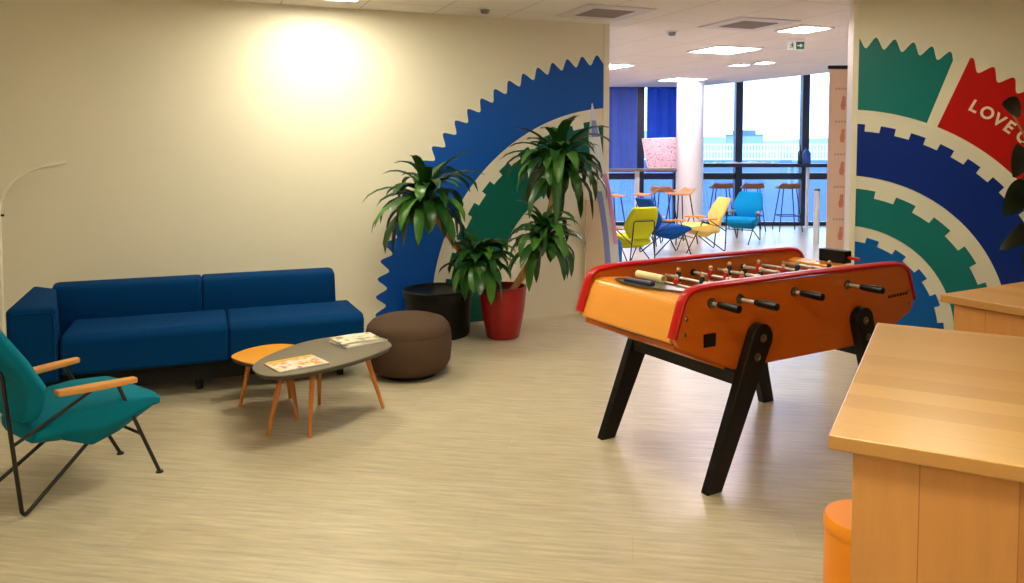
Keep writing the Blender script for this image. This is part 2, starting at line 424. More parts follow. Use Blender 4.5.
# ------------------------------------------------------------------ ceiling fittings
def ceiling_light(name, label, x, y, sx_, sy_, mat, rz=0, group=None):
    t = thing(name, label, 'ceiling light', (x, y, H), rz, group)
    b = MB(); e = .022
    for a in ((-sx_/2,sx_/2,-sy_/2,-sy_/2+e), (-sx_/2,sx_/2,sy_/2-e,sy_/2), (-sx_/2,-sx_/2+e,-sy_/2+e,sy_/2-e), (sx_/2-e,sx_/2,-sy_/2+e,sy_/2-e)):
        b.box(*a, -.018, -.001)
    build('frame', b, m_white, t)
    b = MB(); b.box(-sx_/2+e, sx_/2-e, -sy_/2+e, sy_/2-e, -.012, -.002); build('diffuser', b, mat, t, flat=True)
    return t
LG = 'ceiling light panels'
ceiling_light('ceiling_light', 'square ceiling light panel beside the wall above the sofa', 0.88, 5.72, .48, .48, m_warmw, 0, LG)
ceiling_light('ceiling_light', 'square ceiling light panel over the middle of the floor before the sofa', 1.2, 3.75, .58, .58, m_warm, 0, LG)
ceiling_light('ceiling_light', 'unseen square ceiling light panel added to brighten the right wall', 3.9, 3.3, .40, .40, m_warm, 0, LG)  # panel out of view, added to brighten the right wall
ceiling_light('ceiling_light', 'unseen square ceiling light panel added behind the teal armchair to brighten the left wall', -1.4, .1, .58, .58, m_warm, 0, LG)  # unseen panel added to lift the left end of the sofa wall
ceiling_light('ceiling_light', 'unseen square ceiling light panel nearest overhead, put in to light the wooden counters', .6, .9, .58, .58, m_warm, 0, LG)  # unseen overhead panel, put in to light the counters
ceiling_light('ceiling_light', 'large glowing ceiling panel in front of the exit sign, left of it', 5.48, 7.49, .60, .60, m_cool, 0, LG)
ceiling_light('ceiling_light', 'glowing ceiling panel right of the square air vent, above the exit sign', 5.18, 5.90, .36, .38, m_cool, 0, LG)
ceiling_light('ceiling_light', 'left small panel of the adjoining pair on the lounge ceiling', 6.68, 8.80, .22, .26, m_cool, 0, LG)
ceiling_light('ceiling_light', 'right small panel of the adjoining pair on the lounge ceiling', 6.80, 8.45, .22, .26, m_cool, 0, LG)
ceiling_light('ceiling_light', 'glowing ceiling panel half hidden behind the end of the gear wall', 5.10, 9.60, .60, .60, m_cool, 0, LG)
ceiling_light('ceiling_light', 'farthest glowing ceiling panel above the blue curtains', 7.32, 11.12, .60, .60, m_cool, 0, LG)
def vent(label, x, y, s):
    t = thing('ceiling_vent', label, 'air vent', (x, y, H), 0, 'square ceiling vents')
    b = MB(); h = s/2; e = s*.2
    for a in ((-h,h,-h,-h+e), (-h,h,h-e,h), (-h,-h+e,-h+e,h-e), (h-e,h,-h+e,h-e)): b.box(*a, -.012, -.001)
    build('frame', b, m_vent, t, bevel=.003)
    b = MB(); k = 9
    for i in range(k):
        y0 = -h+e + (s-2*e)*(i+.12)/k; b.add([(-h+e,y0,-.004),(h-e,y0,-.004),(h-e,y0+.022,-.016),(-h+e,y0+.022,-.016),(-h+e,y0,-.002),(h-e,y0,-.002),(h-e,y0+.022,-.014),(-h+e,y0+.022,-.014)],
             [(0,3,2,1),(4,5,6,7),(0,1,5,4),(1,2,6,5),(2,3,7,6),(3,0,4,7)])
    build('grille', b, m_grille, t, flat=True)
vent('square ceiling air vent against the top corner of the blue gear wall', 3.06, 5.77, .60)
vent('square ceiling air vent next to a glowing panel near the exit sign', 4.53, 5.86, .62)
def detector(label, x, y):
    t = thing('smoke_detector', label, 'smoke detector', (x, y, H), 0, 'ceiling smoke detectors')
    b = MB(); b.lathe([(0,-.012),(.052,-.012),(.052,-.001),(0,-.001)], 24); build('base', b, m_white, t)
    b = MB(); b.lathe([(0,-.045),(.026,-.043),(.034,-.03),(.036,-.0125),(0,-.0125)], 24); build('sensor', b, m_grille, t)
detector('small round smoke detector on the lounge ceiling right of the square vent', 4.156, 6.496)
detector('small round smoke detector on ceiling above the blue gear wall', 2.104, 5.946)
t = thing('exit_sign', 'hanging green and white exit sign with running man and arrow', 'exit sign', (5.61, 6.50, H), R(-26)); t.scale = (.6,.6,.6)
b = MB(); b.box(-.135,.135,-.012,.012,-.185,-.05); build('panel', b, m_signw, t, bevel=.004)
b = MB(); b.box(-.14,.14,-.018,.018,-.052,-.001); build('housing', b, m_white, t, bevel=.005)
b = MB(); b.box(.0,.132,-.0145,-.0125,-.18,-.055); build('green_field', b, m_green, t, flat=True)
b = MB(); b.prism([(.02,-.128),(.065,-.128),(.065,-.15),(.115,-.1175),(.065,-.085),(.065,-.107),(.02,-.107)], -.0165, -.0148, 'y'); build('arrow', b, m_signw, t, flat=True)
b = MB(); b.at(T((-.058,-.014,-.078))); b.tube([(0,-.001,0),(0,.001,0)], .012, 12); b.at()
for pl in ([(-.075,-.092),(-.048,-.094),(-.052,-.135),(-.072,-.130)], [(-.105,-.112),(-.075,-.094),(-.07,-.102),(-.1,-.122)], [(-.052,-.096),(-.028,-.122),(-.036,-.127),(-.058,-.108)],
           [(-.068,-.128),(-.055,-.132),(-.032,-.152),(-.04,-.176),(-.05,-.172),(-.045,-.155)], [(-.072,-.126),(-.06,-.134),(-.085,-.158),(-.112,-.160),(-.112,-.150),(-.09,-.149)]):
    b.prism(pl, -.0145, -.0125, 'y')
build('running_man', b, m_green, t, flat=True)

# ------------------------------------------------------------------ sofa
sofa = thing('sofa', 'long royal blue two-unit sofa with one boxy armrest standing along the wall', 'sofa', (0, 0, 0))
def rbox(x0,x1,y0,y1,z0,z1,taper=0.,n=1):
    b = MB(); b.box(x0,x1,y0,y1,z0,z1); return b
yf = 5.035
for x0, x1 in ((-.742,.1495), (.1505,.965)):
    b = MB(); b.prism([(yf+.005,.20),(yf-.005,.225),(yf-.002,.40),(yf+.04,.432),(5.62,.415),(5.62,.20)], x0, x1, 'x')
    build('seat_cushion', b, m_sofa, sofa, bevel=.022, seg=4)
for x0, x1 in ((-.865,.0038), (.0042,.872)):
    b = MB(); b.prism([(5.565,.40),(5.60,.56),(5.62,.615),(5.70,.632),(5.80,.622),(5.85,.58),(5.86,.20),(5.63,.20)], x0, x1, 'x')
    build('back_cushion', b, m_sofa, sofa, bevel=.02, seg=4)
b = MB(); b.add([(-.995,yf+.0,.17),(-.748,yf-.0,.17),(-.80,5.57,.17),(-.995,5.80,.17),(-1.0,yf-.005,.60),(-.75,yf-.005,.60),(-.835,5.60,.618),(-.985,5.76,.618)],
      [(0,3,2,1),(4,5,6,7),(0,1,5,4),(1,2,6,5),(2,3,7,6),(3,0,4,7)])
arm = build('armrest', b, m_sofa, sofa, bevel=.026, seg=4)
b = MB(); b.tube([(-.965,yf-.004,.57),(-.78,yf-.004,.57),(-.768,yf-.003,.55),(-.768,yf+.0,.2)], .006, 8); build('piping', b, m_sofa, arm)
b = MB(); b.box(-.93,.90,yf+.14,5.78,.07,.198); build('base', b, m_dark, sofa, flat=True)
for x in (-.88,-.02,.84):
    for y in (yf+.2, 5.72):
        b = MB(); b.at(T((x,y,0))); b.lathe([(0,0),(.022,0),(.022,.069),(0,.069)], 14); build('leg', b, m_black, sofa)

# ------------------------------------------------------------------ armchairs
def make_chair(name, label, fabric, loc, rz, group=None, k=1.):
    t = thing(name, label, 'armchair', loc, rz, group); t.scale = (k,k,k)
    # seat: angular cushion, wedge underside
    b = MB()
    sec = [(-.23,.345,.17,.05),(-.12,.385,.215,.10),(.0,.405,.245,.175),(.10,.408,.252,.150),(.24,.395,.245,.06),(.285,.375,.22,.035)]
    vs, fs = [], []
    for x, z, hw, th in sec:
        vs += [(x,-hw,z-.012),(x,-hw*.75,z),(x,hw*.75,z),(x,hw,z-.012),(x,hw*.97,z-.03-th*.45),(x,hw*.70,z-th-.02),(x,-hw*.70,z-th-.02),(x,-hw*.97,z-.03-th*.45)]
    for i in range(len(sec)-1):
        for k_ in range(8):
            k2 = (k_+1) % 8; fs.append((8*i+k_, 8*i+k2, 8*i+8+k2, 8*i+8+k_))
    fs += [tuple(range(8)), tuple(8*(len(sec)-1)+j for j in range(8))]
    b.add(vs, fs); build('seat', b, fabric, t, bevel=.012, seg=3)
    # back: hexagonal padded shell leaning back
    b = MB(); vs, fs = [], []
    rows = [(-.222,.375,.150),(-.215,.43,.19),(-.225,.525,.245),(-.285,.64,.235),(-.36,.765,.195),(-.372,.785,.17)]
    for x, z, hw in rows:
        fz = .022
        vs += [(x+.026,-hw*.93,z),(x+.034,-hw*.4,z),(x+.034,hw*.4,z),(x+.026,hw*.93,z),(x,hw,z-.006),(x-.034,hw*.8,z-.012),(x-.046,0,z-.014),(x-.034,-hw*.8,z-.012),(x,-hw,z-.006)]
    for i in range(len(rows)-1):
        for k_ in range(9):
            k2 = (k_+1) % 9; fs.append((9*i+k_, 9*i+k2, 9*i+9+k2, 9*i+9+k_))
    fs += [tuple(range(9)), tuple(9*(len(rows)-1)+j for j in range(9))]
    b.add(vs, fs); build('backrest', b, fabric, t, bevel=.012, seg=3)
    # rear trapezoid rod: bar behind the back, down to a bend on the floor, forward and up under the seat
    pts = []
    def bend(A, B, C, r=.03, n=5):
        A, B, C = V(A), V(B), V(C); p = B + (A-B).normalized()*r; q = B + (C-B).normalized()*r
        return [p.lerp(B, i/n).lerp(B.lerp(q, i/n), i/n) for i in range(n+1)]
    for s in (1,-1):
        A = (-.345,0,.60); B = (-.335,s*.15,.60); C = (-.29,s*.19,.006); D = (.05,s*.13,.262)
        path = [V(A)] + bend(A,B,C,.03) + bend(B,C,D,.035) + [V(D)]
        b = MB(); b.tube(path, .0085, 10); build('rear_frame', b, m_black, t)
        fr_ = [V((.075,s*.252,.468)), V((.29,s*.18,.004))]
        b = MB(); b.tube(fr_, .0085, 10); b.at(T((.29,s*.18,0))); b.lathe([(0,0),(.017,0),(.015,.008),(0,.01)], 14); build('front_leg', b, m_black, t)
        b = MB(); b.tube([(-.03,s*.235,.468),(-.311,s*.168,.30)], .0075, 10); build('diagonal_rod', b, m_black, t)
        b = MB(); po = []
        for i in range(13):
            u = i/12; x = -.155+.30*u; y = .200+.066*u**.8
            wd = .017 + .013*sin(pi*min(1, .15+u*.8)); po.append((x, y, wd))
        poly = [(x, s*(y-w_)) for x, y, w_ in po] + [(x, s*(y+w_)) for x, y, w_ in reversed(po)]
        if s < 0: poly = poly[::-1]
        b.prism(poly, .470, .494); build('armrest', b, m_armwood, t, bevel=.006)
    b = MB(); b.tube([(.195,-.212,.213),(.195,.212,.213)], .0075, 10); build('cross_bar', b, m_black, t)
    return t
CG = 'angular lounge armchairs'
make_chair('armchair', 'teal angular armchair with oak armrests in the left foreground facing the coffee tables', m_teal, (-.534, 3.945, 0), R(31.4), CG)
def FA(deg): return R(deg) - YAW
make_chair('armchair', 'lime yellow armchair seen from behind in the window lounge', m_lime, F(1.50, 10.05), FA(112), CG, .95)
make_chair('armchair', 'royal blue armchair mostly hidden behind the lime one', m_bluew, F(2.12, 11.0), FA(22), CG, 1.0)
make_chair('armchair', 'pale yellow armchair facing left beside the round white column', m_yelw, F(2.68, 11.3), FA(190), CG, .97)
make_chair('armchair', 'bright cyan armchair facing this way under the big window', m_cyanw, F(3.58, 12.35), FA(236), CG, .97)

# ------------------------------------------------------------------ coffee tables
def spline(pts, n=72):
    k = len(pts); out = []
    for i in range(n):
        u = i*k/n; j = int(u); f = u-j
        p0, p1, p2, p3 = (V(pts[(j+q-1) % k]) for q in range(4))
        out.append(tuple(.5*((2*p1) + (p2-p0)*f + (2*p0-5*p1+4*p2-p3)*f*f + (3*p1-p0-3*p2+p3)*f**3)))
    return out
def coffee(name, label, c, out, z, legs, mtop):
    t = thing(name, label, 'coffee table', (c[0], c[1], 0), 0, 'pebble-shaped coffee tables')
    P = [(x-c[0], y-c[1]) for x, y in out]
    S = spline(P)
    if sum(S[i-1][0]*S[i][1]-S[i][0]*S[i-1][1] for i in range(len(S))) < 0: S = S[::-1]
    b = MB(); b.prism(S, z-.006, z); top = build('tabletop', b, mtop, t, sharp=30)
    b = MB(); n = len(S); inn = [(x*.965, y*.965) for x, y in S]
    vs = [(x,y,z-.0062) for x,y in S] + [(x,y,z-.026) for x,y in inn]
    b.add(vs, [(i,(i+1)%n,n+(i+1)%n,n+i) for i in range(n)] + [tuple(range(n)), tuple(range(n,2*n))[::-1]]); build('edge', b, m_edge, top, sharp=30)
    for (fx, fy) in legs:
        F_ = V((fx-c[0], fy-c[1], 0)); T_ = V((F_.x*.70, F_.y*.70, z-.027))
        b = MB(); b.tube([F_, F_.lerp(T_, .5), T_], [.0095,.013,.016], 14); build('leg', b, m_leg, t)
    return t
coffee('coffee_table', 'grey-topped pebble coffee table carrying the magazines', (.60,4.37),
       [(.235,4.17),(.30,4.03),(.47,4.02),(.74,4.15),(.95,4.33),(1.0,4.45),(.95,4.62),(.78,4.72),(.58,4.68),(.40,4.52),(.27,4.33)], .372,
       [(.304,4.235),(.504,4.129),(.955,4.448),(.625,4.652)], m_greytop)
coffee('coffee_table', 'lower yellow-topped coffee table tucked under the grey one', (.39,4.68),
       [(.155,4.76),(.20,4.62),(.33,4.46),(.45,4.43),(.52,4.53),(.55,4.72),(.52,4.88),(.40,4.95),(.26,4.90)], .305,
       [(.197,4.79),(.475,4.42),(.48,4.83)], m_yeltop)
# magazines
def magazine(label, c, rz, sx_, sy_, z0, mats, th=.006, pages=False):
    t = thing('magazine', label, 'magazine', (c[0], c[1], z0), rz, 'magazines on the grey table')
    b = MB(); b.box(-sx_/2, sx_/2, -sy_/2, sy_/2, .0005, th-.001); build('pages', b, m_white, t, bevel=.001)
    n = 8; b = MB(); vs = []; fs = []
    for i in range(n+1):
        x = -sx_/2 + sx_*i/n; zz = th + .004*sin(pi*i/n)*(1 if pages else .5)
        vs += [(x,-sy_/2,zz-.0008),(x,sy_/2,zz-.0008),(x,-sy_/2,zz),(x,sy_/2,zz)]
    for i in range(n): k = 4*i; fs += [(k,k+1,k+5,k+4),(k+2,k+6,k+7,k+3),(k,k+4,k+6,k+2),(k+1,k+3,k+7,k+5)]
    fs += [(0,2,3,1),(4*n,4*n+1,4*n+3,4*n+2)]
    b.add(vs, fs); cv = build('cover', b, mats[0], t)
    if len(mats) > 1:
        b = MB(); b.box(-sx_*.46, sx_*.46, sy_*.33, sy_*.47, th+.0042, th+.0048); build('title_band', b, mats[1], cv, flat=True)
    return t
m_mag1 = M_print('magazine_cover', [(214,74,40),(240,206,150),(232,120,70),(240,196,60)], 16)
m_mag2 = M_print('newspaper_cover', [(120,104,84),(222,212,190),(140,128,104)], 11, base=(232,224,206))
m_yband = M_('magazine_yellow', (244,206,60), rough=.4)
magazine('glossy magazine with yellow heading near the front edge of the grey table', (.452,4.195), R(18), .27, .20, .372, [m_mag1, m_yband])
magazine('newspaper at the bottom of the pile near the right end of the grey table', (.835,4.555), R(22), .27, .20, .372, [m_mag2], th=.007)
magazine('folded newspaper lying on top of the pile on the grey table', (.825,4.570), R(12), .25, .185, .3835, [m_mag2], th=.006, pages=True)

# ------------------------------------------------------------------ pouf, drum, pot plant
t = thing('pouf', 'round taupe brown upholstered pouf beside the grey coffee table', 'pouf', (1.262, 5.08, 0))
prof = [(0,.03),(.20,.03),(.235,.045),(.262,.10),(.27,.19),(.268,.265)]
prof = [(x*1.045, z) for x, z in prof]
b = MB(); b.lathe(prof + [(.276,.278)], 48); build('body', b, m_pouf, t, sharp=60)
b = MB(); b.lathe([(.276,.278),(.278,.284),(.268,.325),(.236,.36),(.178,.381),(.09,.390),(0,.392)], 48); build('top_cushion', b, m_pouf, t, sharp=60)
b = MB(); b.lathe([(0,0),(.18,0),(.19,.029),(0,.029)], 32); build('base', b, m_dark, t)
t = thing('drum_planter', 'round black drum with recessed tray top between pouf and red pot', 'drum', (1.745, 6.06, 0))
b = MB(); b.lathe([(0,0),(.235,0),(.25,.02),(.262,.27),(.262,.30),(0,.30)], 48); build('body', b, m_blackp, t)
b = MB(); b.lathe([(.255,.301),(.275,.305),(.278,.36),(.268,.368),(.255,.366),(.248,.345),(.20,.335),(0,.335),(0,.3015)], 48); build('tray_top', b, m_blackw, t)

pl = thing('potted_plant', 'tall dracaena with several drooping leaf crowns in a red pot', 'plant', (2.195, 5.795, 0))
b = MB(); b.lathe([(0,0),(.118,0),(.128,.01),(.168,.22),(.186,.395),(.186,.405),(.172,.405),(.168,.36),(0,.36)], 40); build('pot', b, m_redpot, pl, sharp=50)
b = MB(); b.lathe([(.167,.362),(.10,.372),(0,.375)], 24); build('soil', b, m_soil, pl)
def leaf(b, base, az, el, ln, wd, droop, seg=7):
    # arching strap leaf with a folded midrib
    p = V(base); a = el; pts = []
    for i in range(seg+1):
        d = V((cos(az)*cos(a), sin(az)*cos(a), sin(a)))
        pts.append((p.copy(), d.copy())); p = p + d*(ln/seg); a -= droop/seg*(1+.5*i/seg)
        a = max(a, R(-82))
    vs, fs = [], []
    for i, (q, d) in enumerate(pts):
        u = i/seg; wv = wd*(.30+1.0*sin(pi*min(1,u*.88+.10))**.8)*.80 if u < .999 else .002
        sd = V((-sin(az), cos(az), 0)); nn = d.cross(sd); nn = -nn if nn.z < 0 else nn
        vs += [q - sd*wv + nn*wv*.35, q, q + sd*wv + nn*wv*.35]
    for i in range(seg): k = 3*i; fs += [(k,k+1,k+4,k+3), (k+1,k+2,k+5,k+4)]
    b.mi = 0 if random.random() < .7 else 1
    b.add(vs, fs)
def crown(c, n, ln, parent, up=.35):
    b = MB(); c = V(c)
    for i in range(n):
        u = (i+.5)/n; az = i*2.39996 + random.uniform(-.25,.25)
        el = R(86) - R(92)*u + random.uniform(-.34,.34)
        L_ = ln*(.55+.55*random.random())*(1.0 if u > .15 else .8)
        leaf(b, c + V((cos(az)*.015, sin(az)*.015, .10*(1-u)-.03)), az, el, L_, .031+.017*random.random(), R(60)+R(100)*random.random())
    return build('foliage', b, [m_leafd, m_leafl], parent, sharp=180)
def cane(pts, r, parent):
    b = MB(); n = 24; out = []; rr = []
    S = [V(p) for p in pts]
    for i in range(n+1):
        u = i/n*(len(S)-1); j = min(int(u), len(S)-2); out.append(S[j].lerp(S[j+1], u-j)); rr.append(r*(1+.10*(i % 2)))
    b.tube(out, rr, 12); return build('stem', b, m_cane, parent)
PLANT = pl
PC = {}   # crown centres (local to the pot), filled below
for key, pts in {'right': [(.05,-.02,.34),(.21,-.03,.58),(.37,-.05,.96),(.45,-.05,1.31)],
                 'left': [(-.06,-.02,.34),(-.22,-.04,.56),(-.40,-.06,.74),(-.635,-.08,1.06)],
                 'front': [(.04,-.06,.34),(.18,-.09,.52),(.31,-.11,.74)],
                 'low': [(-.05,-.06,.34),(-.17,-.15,.48),(-.27,-.22,.62)]}.items():
    cane(pts, .021 if key in ('right','left') else .014, pl); PC[key] = pts[-1]
crown(PC['right'], 88, .54, pl); crown(PC['left'], 70, .52, pl); crown(PC['front'], 56, .42, pl); crown(PC['low'], 52, .34, pl)

# ------------------------------------------------------------------ floor lamp
t = thing('floor_lamp', 'slim white floor lamp curving over the end of the blue sofa', 'floor lamp', (-1.222, 6.08, 0))
b = MB(); b.lathe([(0,0),(.12,0),(.12,.012),(.02,.02),(0,.02)], 32); build('base', b, m_lamp, t)
b = MB(); b.tube([(0,0,.015),(0,0,1.05)], .0125, 12); build('pole', b, m_lamp, t)
arc = [(0,0,1.05)]
for i in range(1,11):
    u = i/10; a = u*R(78); arc.append((.30*(1-cos(a))/(1-cos(R(78)))*.86, 0, 1.05+.30*sin(a)/sin(R(78))))
b = MB(); b.tube(arc, [.0125-.004*i/10 for i in range(11)], 10); build('arm', b, m_lamp, t)
b = MB(); b.at(T((.322,0,1.366)) @ RY(R(-12))); b.lathe([(0,-.016),(.06,-.012),(.088,0),(.06,.013),(0,.018)], 28, 1.0, .45); build('lamp_head', b, m_lamp, t)
b = MB(); b.at(T((.012,0,1.04)) @ RY(R(90))); b.lathe([(0,0),(.008,0),(.008,.018),(0,.018)], 12); build('switch', b, m_black, t)

# ------------------------------------------------------------------ foosball table
FT = thing('foosball_table', 'orange wooden foosball table with red rails and black slanted legs', 'foosball table', (2.595, 3.304, 0), R(9))
HW = .335
side = [(-.82,.69),(-.80,.655),(-.79,.645),(-.48,.512),(.50,.512),(.79,.635),(.81,.66),(.82,.70),(.765,.835),(.745,.862),(.70,.880),(.6,.884),(-.6,.884),(-.69,.878),(-.745,.860),(-.765,.835)]
for s in (-1, 1):
    b = MB(); y0, y1 = (s*HW-.016, s*HW+.016)
    b.prism([p for p in side], y0, y1, 'y'); sp = build('side_panel', b, m_orange, FT, bevel=.003)
    # red rail follows the top of the panel and wraps down both ends
    path = [(-.828,.688),(-.778,.838),(-.757,.868),(-.725,.886),(-.68,.894),(-.6,.899),(0,.904),(.6,.899),(.68,.896),(.725,.887),(.757,.868),(.778,.838),(.828,.698)]
    rp = spline_open = []
    for i in range(len(path)-1):
        for k in range(5): rp.append(V((path[i][0]+(path[i+1][0]-path[i][0])*k/5, s*HW, path[i][1]+(path[i+1][1]-path[i][1])*k/5)))
    rp.append(V((path[-1][0], s*HW, path[-1][1])))
    b = MB(); N = len(rp); vs, fs = [], []
    for i, p in enumerate(rp):
        t_ = (rp[min(i+1,N-1)] - rp[max(i-1,0)]).normalized(); nn = V((-t_.z, 0, t_.x)); nn = nn if (nn.z > 0 or abs(nn.x) > .9) else -nn
        if nn.dot(V((p.x,0,p.z-.6))) < 0: nn = -nn
        for dy, dn in ((-.024,-.013),(-.025,-.001),(-.015,.007),(.015,.007),(.025,-.001),(.024,-.013)):
            vs.append(p + V((0,dy,0)) + nn*dn)
    for i in range(N-1):
        for k in range(6): k2 = (k+1) % 6; fs.append((6*i+k,6*i+k2,6*i+6+k2,6*i+6+k))
    fs += [tuple(range(6)), tuple(6*(N-1)+k for k in range(6))]
    b.add(vs, fs); build('rail', b, m_railred, FT, sharp=50)
    for x in (-.775,-.765,.785,.775):
        z = {-.775:.70,-.765:.765,.785:.68,.775:.745}[x]
        b = MB(); b.at(T((x+(.01 if x<0 else -.01), s*(HW+.0165), z)) @ RX(R(-90*s))); b.lathe([(0,.005),(.007,.004),(.010,0),(0,0)], 14); build('screw', b, m_steel, sp)
yi = HW-.017
# end covers: rounded ledge and sloping face
for s, inner in ((-1, -.53), (1, .64)):
    b = MB(); e = [(inner,.835),(s*.70,.848),(s*.745,.838),(s*.768,.812),(s*.822,.668),(s*.805,.655),(s*.75,.79),(inner,.80)]
    if s > 0: e = e[::-1]
    b.prism(e, -yi, yi, 'y'); build('end_cover', b, m_cover, FT, bevel=.004, seg=3)
    b = MB(); u = [(s*.795,.652),(s*.50,.525),(s*.50,.513),(s*.805,.640)]
    u = u if s < 0 else u[::-1]
    # sloping underside with a shallow curved cut-out
    n = 12; vs, fs = [], []
    for i in range(n+1):
        y = -yi + 2*yi*i/n; k = .055*max(0, 1-abs(y)/(.22))**.6
        vs += [(s*(.795-k),y,.650-k*.42),(s*.50,y,.522),(s*.50,y,.507),(s*(.80-k),y,.632-k*.42)]
    for i in range(n):
        for k in range(4): k2 = (k+1) % 4; fs.append((4*i+k,4*i+k2,4*i+4+k2,4*i+4+k))
    fs += [(0,1,2,3), tuple(4*n+k for k in range(4))]
    b.add(vs, fs); build('underside_panel', b, m_orangein, FT, flat=True)
    b = MB(); b.box(min(inner,inner+s*.014), max(inner,inner+s*.014), -yi, yi, .70, .799); ew = build('end_wall', b, m_orangein, FT, flat=True)
    b = MB(); x = inner - s*.0015; b.box(min(x,x-s*.001), max(x,x-s*.001), -.10, .10, .715, .785); build('goal_mouth', b, m_blackp, ew, flat=True)
b = MB(); b.box(-.53, .64, -yi, yi, .70, .715); build('playfield', b, m_field, FT, flat=True)
b = MB(); b.box(-.49, .49, -yi, yi, .513, .528); build('bottom_board', b, m_orangein, FT, flat=True)
# legs
LEG = {}
for s in (-1, 1):
    for e, xt, xf in ((-1,-.345,-.625), (1,.365,.545)):
        b = MB(); n = 10; d = V((xt-xf, .70-.0)).normalized() if False else None
        top = V((xt, .0, .645)); ft = V((xf, 0, 0)); dx = (top-ft).normalized(); nx = V((dx.z,0,-dx.x))
        poly = []
        for p in (ft + nx*.042 + V((0,0,.0)), ):
            pass
        wl, wt = .042, .064
        k = -nx.z*0
        pts = [ft - V((wl*1.02,0,0)), ft + V((wl*1.02,0,0)), top + nx*wt]
        for i in range(1, n): a = pi*i/n; pts.append(top + nx*wt*cos(a) + dx*wt*sin(a))
        pts.append(top - nx*wt)
        y0, y1 = (HW+.017, HW+.062) if s > 0 else (-HW-.062, -HW-.017)
        b.prism([(p.x, p.z) for p in pts], y0, y1, 'y'); lg = build('leg', b, m_blackw, FT, bevel=.005)
        for u in (.0, -.088):
            c = top + dx*u
            b = MB(); b.at(T((c.x, s*(HW+.0625), c.z)) @ RX(R(-90*s))); b.lathe([(.0,.004),(.005,.004),(.006,.001),(.013,.001),(.015,.004),(.019,.003),(.019,0),(0,0)], 18); build('bolt', b, m_steel, lg)
for x in (-.44, .47):
    b = MB(); b.box(x-.03, x+.03, -HW-.016, HW+.016, .44, .506); build('cross_beam', b, m_blackw, FT, bevel=.004)
b = MB(); b.box(-.66,-.59,-HW-.021,-HW-.0165,.632,.690); build('coin_plate', b, m_blackp, FT, bevel=.003)
# dark maker mark near the right end of the near side
b = MB()
for i in range(7):
    x = .60+.024*i; b.prism([(x,.722+.0035*i*.3),(x+.017,.724+.0035*i*.3),(x+.020,.738+.0035*i*.3),(x+.004,.736+.0035*i*.3)], -HW-.0185, -HW-.0165, 'y')
build('maker_mark', b, m_blackp, FT, flat=True)
# rods with players
def player(b, x, y, col):
    b.mi = col
    b.at(T((x,y,.822)))
    b.lathe([(0,.030),(.012,.029),(.015,.015),(.0145,-.012),(.012,-.022),(0,-.022)], 12)
    b.mi = 2; b.ball((0,0,.041), .0105, 8)
    b.mi = 3; b.lathe([(0,-.0225),(.011,-.0225),(.008,-.055),(0,-.055)], 10)
    b.box(-.009,.020,-.010,.010,-.078,-.0555)
PM = [m_pred, m_pgrn, m_skin, m_socks]
rods = [(-.617,0,-1,1,.03,0.0), (-.444,0,-1,2,.075,-.05), (-.285,1,1,3,.03,.05), (-.095,0,-1,5,.025,-.03), (.09,1,1,5,.05,.02), (.283,0,-1,3,.06,.04), (.43,1,1,2,.04,-.04), (.60,1,1,1,.03,0.0)]
for x, col, sd, n, bare, sh in rods:
    b = MB(); a0 = -HW+.018 if sd > 0 else -HW-.03-bare; a1 = HW-.018 if sd < 0 else HW+.03+bare
    b.tube([(x,a0,.822),(x,a1,.822)], .0078, 12)
    rod = build('rod', b, m_chrome, FT)
    hy = sd*(HW+.03+bare)
    b = MB(); b.at(T((x,hy,.822)) @ RX(R(-90*sd))); b.lathe([(0,0),(.012,0),(.0155,.01),(.0165,.05),(.0185,.10),(.0165,.118),(0,.122)], 18); build('handle', b, m_blackw, rod)
    b = MB(); b.at(T((x,sd*(HW+.0165),.822)) @ RX(R(-90*sd))); b.lathe([(0,.014),(.013,.014),(.016,.006),(.024,.004),(.024,0),(0,0)], 20); build('bushing', b, m_steel, rod)
    b = MB(); b.at(T((x,-sd*(HW-.017),.822)) @ RX(R(-90*-sd)) @ RX(R(180))); b.lathe([(0,.012),(.016,.012),(.019,0),(0,0)], 18); build('bearing', b, m_blackp, rod)
    if abs(x) > .61 and x < 0: continue
    sp_ = {1:0, 2:.22, 3:.17, 5:.108}[n]
    for i in range(n):
        b = MB(); player(b, x, (i-(n-1)/2)*sp_ + sh, col); build('player', b, PM, rod)
MT = T((2.595,3.304,0)) @ RZ(R(9))
def onT(x, y, z): return MT @ V((x,y,z))
# things lying on the table's ledges
t = thing('metal_tray', 'leaf-shaped zinc tray on the left ledge of the foosball table', 'tray', onT(-.655,-.03,.845), R(9))
poly = spline([(-.06,.22),(-.075,.05),(-.05,-.10),(.02,-.22),(.075,-.10),(.07,.08),(.02,.21)], 48)
if sum(poly[i-1][0]*poly[i][1]-poly[i][0]*poly[i-1][1] for i in range(len(poly))) < 0: poly = poly[::-1]
b = MB(); b.prism(poly, .003, .007); build('plate', b, m_tray, t, sharp=40)
b = MB(); b.tube([(x,y,.009) for x,y in poly], .004, 8, closed=True); build('rim', b, m_steel, t)
o = tag(build('rolled_paper', MB().at(T(onT(-.585,.085,.872)) @ RZ(R(9)) @ RX(R(90))).lathe([(.012,-.095),(.018,-.095),(.019,.095),(.0125,.095),(.012,-.095)], 24), m_kraft), 'rolled cream paper lying on the zinc tray of the foosball table', 'paper roll')
o = tag(build('spectacle_case', MB().at(T(onT(-.70,.03,.853)) @ RZ(R(9+100))).box(-.085,.085,-.017,.017,0,.022), m_bluedk, bevel=.008), 'small dark navy case lying on the zinc tray of the foosball table', 'case')
t = thing('score_counter', 'small black box standing on the far right ledge of the foosball table', 'box', onT(.722,.06,.846), R(9))
b = MB(); b.box(-.03,.03,-.085,.085,.003,.072); build('body', b, m_blackp, t, bevel=.004)
